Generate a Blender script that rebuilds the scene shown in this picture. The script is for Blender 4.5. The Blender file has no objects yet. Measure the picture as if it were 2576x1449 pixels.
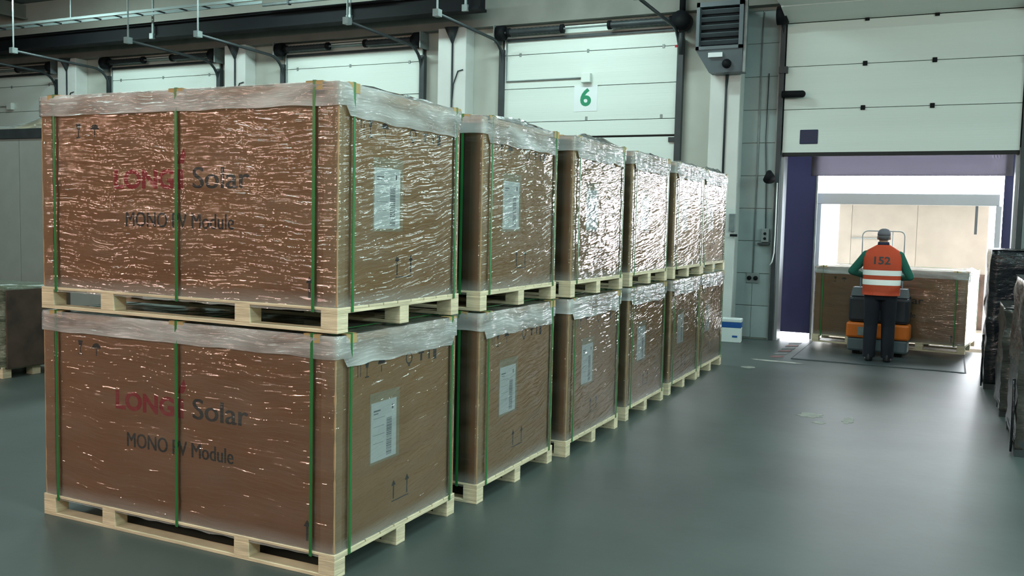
import bpy, bmesh, math, random
from mathutils import Vector, Matrix, noise
random.seed(7)
SC = bpy.context.scene
COL = SC.collection
R = math.radians

# ------------------------------------------------------------------ camera, world, lamps, exposure
F_PX, YAW, PITCH, ROLL = 2299.72, 0.4453, -0.0734, 0.0231
CAM = Vector((2.680, -3.637, 1.8095))
fw = Vector((-math.sin(YAW) * math.cos(PITCH), math.cos(YAW) * math.cos(PITCH), math.sin(PITCH)))
rt = Vector((math.cos(YAW), math.sin(YAW), 0)); up = rt.cross(fw)
r2 = rt * math.cos(ROLL) + up * math.sin(ROLL); u2 = up * math.cos(ROLL) - rt * math.sin(ROLL)
cam = bpy.data.cameras.new('camera'); co = bpy.data.objects.new('camera', cam); COL.objects.link(co)
cam.sensor_width = 36; cam.lens = F_PX / 2576 * 36; cam.clip_start = 0.05; cam.clip_end = 300
co.matrix_world = Matrix(((r2.x, u2.x, -fw.x, CAM.x), (r2.y, u2.y, -fw.y, CAM.y), (r2.z, u2.z, -fw.z, CAM.z), (0, 0, 0, 1)))
SC.camera = co

W = bpy.data.worlds.new('World'); SC.world = W; W.use_nodes = True
bg = W.node_tree.nodes['Background']; bg.inputs[0].default_value = (0.90, 0.94, 1.0, 1); bg.inputs[1].default_value = 22.0

def area(name, loc, size, power, color, rot=(0, 0, 0), sy=None):
    l = bpy.data.lights.new(name, 'AREA'); l.energy = power; l.color = color; l.shape = 'RECTANGLE'
    l.size = size; l.size_y = sy or size
    o = bpy.data.objects.new(name, l); o.location = loc; o.rotation_euler = rot; COL.objects.link(o); return o
GREENISH = (0.73, 1.0, 0.955); WARM = (1.0, 0.62, 0.50)
for x_, p_ in ((-3.0, 135), (-8.2, 135), (-13.5, 130)):
    area('ceiling_lamp', (x_, 8.6, 6.25), 2.4, p_, GREENISH, (R(14), 0, 0), .25)
for x_ in (-12.5, -5.5, 1.6, 5.8):
    for y_ in (4.6, -0.6, -6.0):
        area('ceiling_lamp', (x_, y_, 6.25), 2.4, (135 if y_ < 4 else 70) if x_ > 0 else 85, GREENISH, (0, 0, 0), .25)
for x_ in (-14.6, -12.2, -10.0, -7.9, -6.0):
    area('added_light', (x_, -8.8, 4.9), 1.3, 64, WARM, (R(72), 0, R(-32)), .12)  # unseen warm lights added so the film sparkles on the long faces
for x_ in (-2.6, .8):
    area('added_light', (x_, -8.8, 4.7), 1.3, 100, WARM, (R(68), 0, 0), .3)  # unseen warm fill lights added behind the camera for the long faces
for x_ in (4.9, 6.3, 7.7):
    area('added_light', (x_, 10.9, 4.5), 1.3, 30, GREENISH, (R(-70), 0, 0), .2)  # out-of-view lights added to put sparkle on the near narrow faces
for y_ in (-3.5, -.5, 2.5, 5.5):
    area('added_light', (8.2, y_, 4.4), .22, 110, GREENISH, (0, R(66), 0), 1.3)  # lights added at the right to brighten the narrow faces
sun = bpy.data.lights.new('sun', 'SUN'); sun.energy = 9; sun.angle = R(3); sun.color = (1.0, .96, .90)
so = bpy.data.objects.new('sun', sun); so.rotation_euler = Vector((-.80, .10, -.58)).to_track_quat('-Z', 'Y').to_euler(); COL.objects.link(so)

SC.view_settings.view_transform = 'Standard'; SC.view_settings.look = 'None'
SC.view_settings.gamma = 1; SC.view_settings.use_curve_mapping = False
SC.view_settings.exposure = 0.0
try:
    cy = SC.cycles
    cy.max_bounces = 6; cy.diffuse_bounces = 3; cy.glossy_bounces = 3; cy.transmission_bounces = 3
    cy.transparent_max_bounces = 14; cy.caustics_reflective = False; cy.caustics_refractive = False
    cy.sample_clamp_indirect = 6; cy.use_denoising = True
except Exception:
    pass

# ------------------------------------------------------------------ materials
def srgb(r, g, b):
    f = lambda c: (c / 255 / 12.92) if c <= 10 else ((c / 255 + .055) / 1.055) ** 2.4
    return (f(r), f(g), f(b), 1)

def mat(name, col, rough=.6, metal=0., var=0., vscale=4., bump=0., bscale=40., spec=.5, coat=0., stretch=(1, 1, 1), col2=None):
    m = bpy.data.materials.new(name); m.use_nodes = True
    nt = m.node_tree; p = nt.nodes['Principled BSDF']
    p.inputs['Base Color'].default_value = col; p.inputs['Roughness'].default_value = rough
    p.inputs['Metallic'].default_value = metal; p.inputs['Specular IOR Level'].default_value = spec
    p.inputs['Coat Weight'].default_value = coat
    tc = nt.nodes.new('ShaderNodeTexCoord'); mp = nt.nodes.new('ShaderNodeMapping'); mp.inputs['Scale'].default_value = stretch
    nt.links.new(tc.outputs['Object'], mp.inputs['Vector'])
    if var > 0:
        oi = nt.nodes.new('ShaderNodeObjectInfo')
        n = nt.nodes.new('ShaderNodeTexNoise'); n.noise_dimensions = '4D'; n.inputs['Scale'].default_value = vscale; n.inputs['Detail'].default_value = 5
        sc = nt.nodes.new('ShaderNodeMath'); sc.operation = 'MULTIPLY'; sc.inputs[1].default_value = 37
        nt.links.new(oi.outputs['Random'], sc.inputs[0]); nt.links.new(sc.outputs[0], n.inputs['W'])
        nt.links.new(mp.outputs[0], n.inputs['Vector'])
        mx = nt.nodes.new('ShaderNodeMix'); mx.data_type = 'RGBA'
        c2 = col2 or tuple(max(0, c * (1 - var)) for c in col[:3]) + (1,)
        mx.inputs['A'].default_value = c2
        mx.inputs['B'].default_value = col if col2 else tuple(min(1, c * (1 + var * .6)) for c in col[:3]) + (1,)
        rmp = nt.nodes.new('ShaderNodeMapRange'); rmp.inputs[1].default_value = .35; rmp.inputs[2].default_value = .65
        nt.links.new(n.outputs['Fac'], rmp.inputs[0]); nt.links.new(rmp.outputs[0], mx.inputs['Factor'])
        nt.links.new(mx.outputs['Result'], p.inputs['Base Color'])
    if bump > 0:
        n = nt.nodes.new('ShaderNodeTexNoise'); n.inputs['Scale'].default_value = bscale; n.inputs['Detail'].default_value = 4
        nt.links.new(mp.outputs[0], n.inputs['Vector'])
        b = nt.nodes.new('ShaderNodeBump'); b.inputs['Strength'].default_value = bump; b.inputs['Distance'].default_value = .02
        nt.links.new(n.outputs['Fac'], b.inputs['Height']); nt.links.new(b.outputs[0], p.inputs['Normal'])
    return m

def film(name, tint, haze, hazecol, rough, streak_tilt, base, bumpk, gloss=1.0):
    """thin plastic film: see-through, with glossy streaks along the direction it was stretched"""
    m = bpy.data.materials.new(name); m.use_nodes = True
    nt = m.node_tree; N = nt.nodes.new; L = nt.links.new
    for n in list(nt.nodes): nt.nodes.remove(n)
    out = N('ShaderNodeOutputMaterial')
    tc = N('ShaderNodeTexCoord'); oi = N('ShaderNodeObjectInfo')
    off = N('ShaderNodeMath'); off.operation = 'MULTIPLY'; off.inputs[1].default_value = 53.0; L(oi.outputs['Random'], off.inputs[0])
    sep = N('ShaderNodeSeparateXYZ'); L(tc.outputs['Object'], sep.inputs[0])
    d = N('ShaderNodeVectorMath'); d.operation = 'DOT_PRODUCT'; d.inputs[1].default_value = (streak_tilt[0], streak_tilt[1], 1.0); L(tc.outputs['Object'], d.inputs[0])
    wob = N('ShaderNodeTexNoise'); wob.inputs['Scale'].default_value = 1.7; wob.inputs['Detail'].default_value = 2; L(tc.outputs['Object'], wob.inputs['Vector'])
    wm = N('ShaderNodeMath'); wm.operation = 'MULTIPLY_ADD'; wm.inputs[1].default_value = .12; L(wob.outputs['Fac'], wm.inputs[0]); L(d.outputs['Value'], wm.inputs[2])
    cmb = N('ShaderNodeCombineXYZ'); L(sep.outputs[0], cmb.inputs[0]); L(sep.outputs[1], cmb.inputs[1]); L(wm.outputs[0], cmb.inputs[2])
    hs = []
    for scl, sc3, det, wgt in ((1.0, (4.2, 4.2, 50), 2, 1.25), (1.0, (9, 9, 20), 1, .7), (1.0, (2.2, 2.2, 8), 1, 1.2)):
        mp = N('ShaderNodeMapping'); mp.inputs['Scale'].default_value = sc3; L(cmb.outputs[0], mp.inputs['Vector'])
        n = N('ShaderNodeTexNoise'); n.noise_dimensions = '4D'; n.inputs['Scale'].default_value = scl; n.inputs['Detail'].default_value = det
        L(mp.outputs[0], n.inputs['Vector']); L(off.outputs[0], n.inputs['W'])
        k = N('ShaderNodeMath'); k.operation = 'MULTIPLY'; k.inputs[1].default_value = wgt; L(n.outputs['Fac'], k.inputs[0]); hs.append((k, n))
    a1 = N('ShaderNodeMath'); L(hs[0][0].outputs[0], a1.inputs[0]); L(hs[1][0].outputs[0], a1.inputs[1])
    a2 = N('ShaderNodeMath'); L(a1.outputs[0], a2.inputs[0]); L(hs[2][0].outputs[0], a2.inputs[1])
    bp = N('ShaderNodeBump'); bp.inputs['Strength'].default_value = 1.0; bp.inputs['Distance'].default_value = bumpk; L(a2.outputs[0], bp.inputs['Height'])
    fr = N('ShaderNodeFresnel'); fr.inputs['IOR'].default_value = 1.5
    fa = N('ShaderNodeMath'); fa.operation = 'MULTIPLY_ADD'; fa.use_clamp = True; fa.inputs[1].default_value = 1.5 * gloss; fa.inputs[2].default_value = base; L(fr.outputs[0], fa.inputs[0])
    tr = N('ShaderNodeBsdfTransparent'); tr.inputs[0].default_value = tint
    gl = N('ShaderNodeBsdfGlossy'); gl.inputs['Roughness'].default_value = rough; L(bp.outputs[0], gl.inputs['Normal'])
    df = N('ShaderNodeBsdfDiffuse'); df.inputs[0].default_value = hazecol
    hz = N('ShaderNodeMapRange'); hz.inputs[1].default_value = .4; hz.inputs[2].default_value = .7; hz.inputs[3].default_value = haze * .5; hz.inputs[4].default_value = haze * 1.5; L(hs[2][1].outputs['Fac'], hz.inputs[0])
    hem = N('ShaderNodeMapRange'); hem.inputs[1].default_value = .20; hem.inputs[2].default_value = .10; hem.inputs[3].default_value = 0; hem.inputs[4].default_value = .34; L(sep.outputs[2], hem.inputs[0])
    hs_ = N('ShaderNodeMath'); hs_.use_clamp = True; L(hz.outputs[0], hs_.inputs[0]); L(hem.outputs[0], hs_.inputs[1])
    m1 = N('ShaderNodeMixShader'); L(hs_.outputs[0], m1.inputs[0]); L(tr.outputs[0], m1.inputs[1]); L(df.outputs[0], m1.inputs[2])
    m2 = N('ShaderNodeMixShader'); L(fa.outputs[0], m2.inputs[0]); L(m1.outputs[0], m2.inputs[1]); L(gl.outputs[0], m2.inputs[2])
    L(m2.outputs[0], out.inputs[0])
    return m

def translucent(name, col, k):
    m = bpy.data.materials.new(name); m.use_nodes = True
    nt = m.node_tree
    for n in list(nt.nodes): nt.nodes.remove(n)
    o = nt.nodes.new('ShaderNodeOutputMaterial'); a = nt.nodes.new('ShaderNodeBsdfDiffuse'); b = nt.nodes.new('ShaderNodeBsdfTranslucent'); x = nt.nodes.new('ShaderNodeMixShader')
    a.inputs[0].default_value = col; b.inputs[0].default_value = col; x.inputs[0].default_value = k
    nt.links.new(a.outputs[0], x.inputs[1]); nt.links.new(b.outputs[0], x.inputs[2]); nt.links.new(x.outputs[0], o.inputs[0])
    return m

M = {}
M['floor'] = mat('sealed_concrete', (.068, .085, .079, 1), .42, var=.22, vscale=1.1, bump=.05, bscale=9, spec=.45)
M['wall'] = mat('pale_painted_wall', (.50, .52, .47, 1), .7, var=.08, vscale=1.5)
M['wallgrey'] = mat('grey_green_block', (.30, .36, .36, 1), .75, var=.10, vscale=2.)
M['lintel'] = mat('brown_grey_lintel', (.22, .22, .20, 1), .8, var=.15, vscale=2.)
M['column'] = mat('white_painted_column', (.72, .74, .72, 1), .6, var=.06, vscale=2.)
M['ceil'] = mat('grey_roof_deck', (.20, .25, .26, 1), .8, var=.12, vscale=1.)
M['door'] = mat('white_door_panel', (.74, .80, .76, 1), .5, var=.03, vscale=1.5, bump=.12, bscale=30, stretch=(.02, 1, 3))
M['black'] = mat('black_steel', (.005, .006, .008, 1), .7, var=.2, spec=.2)
M['dark'] = mat('dark_steel', (.045, .055, .06, 1), .5, metal=.3, var=.2)
M['galv'] = mat('galvanised_steel', (.26, .30, .30, 1), .5, metal=.4, var=.15, vscale=8)
M['rubber'] = mat('black_rubber', (.012, .012, .013, 1), .7)
M['kraft'] = mat('kraft_cardboard', (.42, .225, .100, 1), .75, var=.06, vscale=2.5, bump=.05, bscale=60, stretch=(1, 1, .2))
M['kraft2'] = mat('light_cardboard', (.48, .30, .16, 1), .75, var=.05, vscale=3)
M['tan'] = mat('tan_cardboard_pad', (.50, .33, .15, 1), .8, var=.05)
M['wood'] = mat('pale_pine', (.78, .64, .44, 1), .7, var=.22, vscale=6, bump=.2, bscale=14, stretch=(.6, .6, 7))
M['strap'] = mat('green_strap', (.022, .18, .045, 1), .35, var=.1, vscale=9)
M['wrap'] = film('clear_stretch_film', (.97, .97, .96, 1), .03, (.75, .74, .70, 1), .04, (.03, -.16), .05, .0085)
M['cover'] = film('milky_top_sheet', (.95, .95, .95, 1), .46, (.80, .79, .78, 1), .22, (0, 0), .02, .02)
M['blackfilm'] = mat('black_stretch_film', (.012, .013, .017, 1), .18, var=.3, vscale=5, bump=.9, bscale=7, stretch=(1, 1, 2.2))
M['smokefilm'] = mat('smoky_stretch_film', (.075, .075, .07, 1), .22, var=.5, vscale=3, bump=.8, bscale=6, stretch=(1, 1, 2.5))
M['red'] = mat('red_print', (.46, .006, .022, 1), .6)
M['ink'] = mat('black_print', (.035, .03, .035, 1), .6)
M['paper'] = mat('white_label_paper', (.80, .84, .86, 1), .5, var=.03)
M['grey_ink'] = mat('grey_print', (.22, .24, .27, 1), .6)
M['green_ink'] = mat('green_print', (.01, .26, .13, 1), .5)
M['sleeve'] = mat('document_pouch', (.45, .37, .26, 1), .2)
M['navy'] = translucent('navy_dock_curtain', (.042, .044, .075, 1), .06)
M['head_glow'] = translucent('glow_tinted_head_curtain', (.14, .135, .158, 1), .09)  # paler than the navy cloth: daylight glow put into the colour
M['trailer_wall'] = translucent('white_trailer_skin', (.88, .87, .84, 1), .55)
M['roof_skin'] = translucent('truck_roof_skin', (.6, .6, .58, 1), .08)
M['cream'] = mat('cream_panel', (.34, .305, .265, 1), .6, var=.10, vscale=2.5)
M['brownply'] = mat('scuffed_brown_panel', (.09, .055, .04, 1), .7, var=.4, vscale=5)
M['tfloor'] = mat('trailer_floor_wood', (.45, .40, .33, 1), .4, var=.2, vscale=5)
M['alu'] = mat('pale_aluminium', (.42, .45, .47, 1), .45, metal=.4)
M['orange'] = mat('orange_vest_cloth', (1.0, .15, .065, 1), .7, bump=.15, bscale=20, var=.05)
M['reflect'] = mat('silver_reflective_tape', (.95, .95, .93, 1), .35, spec=.8)
M['skin'] = mat('skin', (.42, .24, .17, 1), .5)
M['greencloth'] = mat('green_sweater', (.012, .12, .085, 1), .85, bump=.2, bscale=60)
M['trouser'] = mat('dark_navy_trousers', (.010, .011, .020, 1), .85, bump=.25, bscale=14)
M['cap'] = mat('grey_cap_cloth', (.17, .16, .19, 1), .8)
M['hair'] = mat('grey_hair', (.12, .11, .12, 1), .7)
M['boot'] = mat('black_leather', (.012, .012, .014, 1), .45)
M['truckorange'] = mat('orange_truck_paint', (.78, .18, .02, 1), .4, var=.1)
M['truckgrey'] = mat('grey_truck_paint', (.12, .15, .17, 1), .45, var=.1)
M['truckdark'] = mat('dark_truck_paint', (.025, .03, .04, 1), .45, var=.1)
M['leveller'] = mat('dark_tread_plate', (.085, .105, .11, 1), .40, metal=.3, var=.2, vscale=3)
M['hazred'] = mat('worn_red_paint', (.20, .085, .08, 1), .6, var=.3, vscale=8)
M['hazwhite'] = mat('worn_white_paint', (.17, .175, .175, 1), .6, var=.25, vscale=8)
M['greypanel'] = mat('grey_enclosure_panel', (.33, .36, .34, 1), .55, var=.05)
M['bucketwhite'] = mat('white_plastic', (.78, .82, .80, 1), .4)
M['bucketblue'] = mat('blue_band', (.015, .09, .33, 1), .45)
M['asphalt'] = mat('pale_yard_concrete', (.42, .42, .42, 1), .8, var=.1)
M['worn'] = mat('bare_worn_concrete', (.34, .34, .30, 1), .7, var=.2, vscale=10)
M['tarp'] = film('tan_crumpled_sheet', (.8, .75, .6, 1), .75, (.55, .48, .33, 1), .3, (0, 0), .02, .02)
M['greenfilm'] = mat('wrapped_green_grey_goods', (.15, .17, .12, 1), .22, var=.5, vscale=5, bump=.9, bscale=8, stretch=(1, 1, 3))

# ------------------------------------------------------------------ helpers
class B:
    """collects shapes into one bmesh"""
    def __init__(s): s.bm = bmesh.new()
    def box(s, x0, x1, y0, y1, z0, z1, mtx=None, bev=0):
        r = bmesh.ops.create_cube(s.bm, size=1)
        vs = r['verts']
        for v in vs:
            v.co = Vector(((x0 + x1) / 2 + v.co.x * (x1 - x0), (y0 + y1) / 2 + v.co.y * (y1 - y0), (z0 + z1) / 2 + v.co.z * (z1 - z0)))
        if bev:
            es = list({e for v in vs for e in v.link_edges})
            rr = bmesh.ops.bevel(s.bm, geom=es, offset=bev, segments=2, affect='EDGES', profile=.5)
            vs = list({v for f in rr['faces'] for v in f.verts} | {v for v in vs if v.is_valid})
        if mtx is not None: bmesh.ops.transform(s.bm, matrix=mtx, verts=vs)
        return s
    def cyl(s, a, b, r, r2=None, seg=14, cap=True):
        a = Vector(a); b = Vector(b); d = b - a
        q = d.to_track_quat('Z', 'Y').to_matrix().to_4x4(); q.translation = (a + b) / 2
        bmesh.ops.create_cone(s.bm, cap_ends=cap, segments=seg, radius1=r, radius2=r if r2 is None else r2, depth=d.length, matrix=q)
        return s
    def tube(s, pts, r, seg=8):
        pts = [Vector(p) for p in pts]; rings = []
        n = len(pts); prev = None
        for i, p in enumerate(pts):
            t = (pts[min(i + 1, n - 1)] - pts[max(i - 1, 0)]).normalized()
            if prev is None:
                a = Vector((0, 0, 1)) if abs(t.z) < .9 else Vector((1, 0, 0)); u = t.cross(a).normalized()
            else:
                u = (prev - t * prev.dot(t)).normalized()
            prev = u; w = t.cross(u)
            rings.append([s.bm.verts.new(p + (u * math.cos(k * 2 * math.pi / seg) + w * math.sin(k * 2 * math.pi / seg)) * r) for k in range(seg)])
        for i in range(n - 1):
            for k in range(seg):
                s.bm.faces.new((rings[i][k], rings[i][(k + 1) % seg], rings[i + 1][(k + 1) % seg], rings[i + 1][k]))
        s.bm.faces.new(rings[0][::-1]); s.bm.faces.new(rings[-1])
        return s
    def loft(s, rings, cap=True):
        rs = [[s.bm.verts.new(p) for p in ring] for ring in rings]
        n = len(rs[0])
        for i in range(len(rs) - 1):
            for k in range(n):
                s.bm.faces.new((rs[i][k], rs[i][(k + 1) % n], rs[i + 1][(k + 1) % n], rs[i + 1][k]))
        if cap: s.bm.faces.new(rs[0][::-1]); s.bm.faces.new(rs[-1])
        return s
    def ball(s, c, rx, ry=None, rz=None, u=16, v=10):
        m = Matrix.Translation(c) @ Matrix.Diagonal((rx, ry or rx, rz or rx, 1))
        bmesh.ops.create_uvsphere(s.bm, u_segments=u, v_segments=v, radius=1, matrix=m); return s
    def capsule(s, a, b, ra, rb):
        s.cyl(a, b, ra, rb, 14); s.ball(a, ra); s.ball(b, rb); return s
    def poly(s, pts, th, axis):
        """extruded polygon; pts are 3-d, th a vector"""
        a = [s.bm.verts.new(p) for p in pts]; b = [s.bm.verts.new(Vector(p) + Vector(th)) for p in pts]
        n = len(pts)
        s.bm.faces.new(a[::-1]); s.bm.faces.new(b)
        for i in range(n): s.bm.faces.new((a[i], a[(i + 1) % n], b[(i + 1) % n], b[i]))
        return s
    def mesh(s, name, m, smooth=False):
        bmesh.ops.recalc_face_normals(s.bm, faces=s.bm.faces)
        me = bpy.data.meshes.new(name); s.bm.to_mesh(me); s.bm.free()
        me.materials.append(m)
        if smooth: me.polygons.foreach_set('use_smooth', [True] * len(me.polygons))
        return me

def add(name, me, parent=None, loc=(0, 0, 0)):
    o = bpy.data.objects.new(name, me); COL.objects.link(o); o.location = loc
    if parent: o.parent = parent
    return o
def part(name, b, m, parent, smooth=False, label=None, loc=(0, 0, 0)):
    o = add(name, b.mesh(name, m, smooth), parent, loc)
    if label: o['label'] = label
    return o
def tag(o, label, cat, group=None, kind=None):
    o['label'] = label; o['category'] = cat
    if group: o['group'] = group
    if kind: o['kind'] = kind
    return o
def thing(name, label, cat, loc=(0, 0, 0), rz=0, group=None):
    o = bpy.data.objects.new(name, None); COL.objects.link(o); o.location = loc; o.rotation_euler = (0, 0, rz); o.empty_display_size = .1
    return tag(o, label, cat, group)
def struct(name, b, m, smooth=False, parent=None):
    o = part(name, b, m, parent, smooth)
    if parent is None: o['kind'] = 'structure'
    return o
def text_mesh(name, s, m, w, h, bold=.0, thick=.0008, fat=0):
    """flat lettering in the XZ plane, lower left corner at the origin, readable from -Y"""
    c = bpy.data.curves.new(name, 'FONT'); c.body = s; c.size = 1; c.offset = bold; c.extrude = .001; c.resolution_u = 4
    o = bpy.data.objects.new(name, c); COL.objects.link(o)
    me = bpy.data.meshes.new_from_object(o.evaluated_get(bpy.context.evaluated_depsgraph_get()))
    bpy.data.objects.remove(o); bpy.data.curves.remove(c)
    xs = [v.co.x for v in me.vertices]; ys = [v.co.y for v in me.vertices]; x0, x1, y0, y1 = min(xs), max(xs), min(ys), max(ys)
    if fat:
        bmm = bmesh.new(); bmm.from_mesh(me); d = bmesh.ops.duplicate(bmm, geom=bmm.verts[:] + bmm.edges[:] + bmm.faces[:])
        bmesh.ops.translate(bmm, verts=[g for g in d['geom'] if isinstance(g, bmesh.types.BMVert)], vec=(fat, 0, .0004)); bmm.to_mesh(me); bmm.free()
    for v in me.vertices:
        v.co = Vector(((v.co.x - x0) / (x1 - x0) * w, -v.co.z / .001 * thick / 2, (v.co.y - y0) / (y1 - y0) * h))
    me.materials.clear(); me.materials.append(m); me.name = name
    return me

# ------------------------------------------------------------------ the setting
D = 11.34
struct('floor', B().box(-26, 9, -11, D + .3, -.3, 0), M['floor'])
struct('ceiling', B().box(-26, 9, -11, D + .3, 6.7, 6.9), M['ceil'])
struct('wall_left', B().box(-26, -25.7, -11, D, 0, 6.7), M['wall'])
struct('wall_right', B().box(8.7, 9, -11, D, 0, 6.7), M['wall'])
struct('wall_front', B().box(-26, 9, -11, -10.7, 0, 6.7), M['wall'])
OX0, OX1, OZ = .20, 3.52, 3.02          # the open dock door
wb = B().box(-26, OX0, D, D + .3, 0, 6.7).box(OX1, 9, D, D + .3, 0, 6.7).box(OX0, OX1, D, D + .3, OZ, 6.7)
wall = struct('wall_back', wb, M['wall'])
# grey blockwork beside the open door: each block a piece with a recessed joint
blk = {}
for i, (x0, x1) in enumerate(((-.45, -.17), (-.165, .13))):
    for k in range(10):
        z0 = .02 + k * .52
        key = round(x1 - x0, 3)
        if key not in blk: blk[key] = B().box(0, x1 - x0, -.03, 0, 0, .512, bev=.004).mesh('wall_block', M['wallgrey'])
        add('wall_block', blk[key], wall, (x0, D, z0))
for x0, x1 in ((3.6, 4.2), (4.21, 4.8)):
    for k in range(10):
        key = round(x1 - x0, 3)
        if key not in blk: blk[key] = B().box(0, x1 - x0, -.03, 0, 0, .512, bev=.004).mesh('wall_block', M['wallgrey'])
        add('wall_block', blk[key], wall, (x0, D, .02 + k * .52))
struct('trim_1', B().box(-26, 9, D - .20, D, 5.26, 5.80), M['lintel'])
# columns between the dock doors
for i, (x0, x1) in enumerate(((-16.0, -15.4), (-11.0, -10.45), (-5.92, -5.34), (-.90, -.42), (4.15, 4.7))):
    c = struct('trim_%d' % (i + 2), B().box(x0, x1, D - .32, D, 0, 5.26, bev=.012), M['column'])
    xm = (x0 + x1) / 2 + .02
    part('cable_conduit', B().tube([(xm, D - .335, 5.2), (xm, D - .335, 2.2)], .018).cyl((xm, D - .38, 5.26), (xm, D - .34, 4.98), .13, .02, 12), M['dark'], c, True)
    part('cable', B().tube([(xm, D - .33, 3.9), (xm + .03, D - .335, 4.25), (xm + .12, D - .335, 4.48), (xm + .22, D - .33, 4.5)], .012), M['dark'], c, True)

def track_path(x, hi=True):
    pts = [(x, D - .10, 0), (x, D - .10, 4.55)]
    for k in range(1, 7):
        a = k / 6 * math.pi / 2
        pts.append((x, D - .10 - .42 * (1 - math.cos(a)), 4.55 + .42 * math.sin(a)))
    pts.append((x, 8.85, 5.0)); return pts

SEAMS = [0.0, .55, 1.10, 1.65, 2.20, 2.72, 3.27, 3.56, 4.15, 4.745, 5.20]
def closed_door(idx, x0, x1):
    root = struct('door_%d' % idx, B().box(x0 - .02, x1 + .02, D - .025, D - .001, 0, 5.22), M['rubber'])
    for a, b in zip(SEAMS[:-1], SEAMS[1:]):
        pb = B().box(x0 + .03, x1 - .03, D - .07, D - .028, a + (.03 if abs(a - 3.27) < .01 else .005), b - .005, bev=.004)
        part('door_panel', pb, M['door'], root)
    for x, s in ((x0, 1), (x1, -1)):
        part('vertical_track', B().box(x - .05, x + .05, D - .13, D - .03, 0, 4.85), M['dark'], root)
        part('curved_track', B().tube(track_path(x + s * .02), .028, 6), M['dark'], root, True)
        part('track_hanger', B().tube([(x + s * .02, 8.9, 5.0), (x + s * .02, 8.9, 6.7)], .016, 6).box(x + s * .02 - .05, x + s * .02 + .05, 8.84, 8.96, 4.95, 5.06), M['galv'], root)
        part('cable_drum', B().cyl((x + s * .03 - .07, D - .22, 5.12), (x + s * .03 + .07, D - .22, 5.12), .13, seg=20), M['black'], root, True)
        part('bearing_bracket', B().box(x - s * .07 - .01, x - s * .07 + .01, D - .32, D - .02, 4.95, 5.25), M['galv'], root)
    part('spring_shaft', B().cyl((x0 - .05, D - .22, 5.12), (x1 + .05, D - .22, 5.12), .016, seg=8), M['galv'], root)
    for a, b in ((x0 + .18, x0 + 1.20), (x1 - 1.20, x1 - .14)):
        sp = B(); n = 26
        pts = []
        for k in range(n):
            xx = a + (b - a) * k / (n - 1); rr = .062 if k % 2 else .055
            pts.append((xx, rr))
        sp.loft([[(xx, D - .22 + rr * math.cos(t * 2 * math.pi / 14), 5.12 + rr * math.sin(t * 2 * math.pi / 14)) for t in range(14)] for xx, rr in pts])
        part('torsion_spring', sp, M['dark'], root, True)
        for e in (a, b):
            part('spring_plug', B().cyl((e - .025, D - .22, 5.12), (e + .025, D - .22, 5.12), .078, seg=14), M['black'], root, True)
    part('rail_bar', B().box(x0 + .1, x1 - .1, D - .11, D - .07, 4.98, 5.03), M['dark'], root)
    xm = x0 + 1.63
    part('sensor_conduit', B().tube([(x0 + .09, D - .09, 5.0), (x0 + .09, D - .09, 4.29), (xm - .07, D - .09, 4.29)], .014, 6), M['galv'], root, True)
    part('sensor_box', B().box(xm - .085, xm + .085, D - .17, D - .071, 4.20, 4.36, bev=.01), M['door'], root, False)
    for x in (x0 + .35, xm, x1 - .3):
        for z in (3.60, 4.745):
            part('hinge', B().box(x - .02, x + .02, D - .08, D - .069, z - .03, z + .03), M['galv'], root)
    return root, xm
DOORS = [(-19.55, -16.30), (-14.60, -11.35), (-9.66, -6.38), (-4.72, -1.46)]
for i, (a, b) in enumerate(DOORS):
    root, xm = closed_door(i + 1, a, b)
    if i == 3:
        part('number_plate', B().box(-3.325, -2.90, D - .076, D - .0705, 3.72, 4.16), M['paper'], root, label='white square plate with a green 6')
        t = text_mesh('number_six', '6', M['green_ink'], .20, .31, .03)
        add('number_six', t, root, (-3.21, D - .0775, 3.805))
        part('warning_tag', B().box(-1.55, -1.47, D - .14, D - .13, 4.70, 4.74), M['red'], root)
        part('latch', B().box(-1.62, -1.52, D - .10, D - .07, 3.17, 3.25), M['dark'], root)

# ---- the open door 5: raised leaf above the opening
root = struct('door_5', B().box(OX0 - .03, OX1 + .03, D - .03, D - .001, OZ, 5.22), M['rubber'])
zs = [2.97, 3.64, 4.30, 4.965]
for a, b in zip(zs[:-1], zs[1:]):
    part('door_panel', B().box(OX0 + .02, OX1 - .02, D - .075, D - .033, a + .004, b - .004, bev=.004), M['door'], root)
part('bottom_seal', B().box(OX0 + .02, OX1 - .02, D - .072, D - .036, 2.915, 2.974, bev=.01), M['rubber'], root)
tilt = Matrix.Translation((0, D - .075, 4.97)) @ Matrix.Rotation(R(80), 4, 'X')
part('door_panel', B().box(OX0 + .02, OX1 - .02, 0, .042, .004, .66, mtx=tilt), M['door'], root)
part('door_panel', B().box(OX0 + .02, OX1 - .02, D - 1.40, D - .735, 5.10, 5.142), M['door'], root)
for x in (1.382, 2.338):
    for z in (3.64, 4.30, 4.965):
        part('hinge', B().box(x - .032, x + .032, D - .098, D - .07, z - .035, z + .035, bev=.006), M['black'], root)
part('window', B().box(.48, .75, D - .085, D - .07, 3.105, 3.325, bev=.01), mat('blue_grey_glazing', (.028, .034, .08, 1), .4, spec=.25), root, label='small dark blue-grey pane low on the left')
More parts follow.
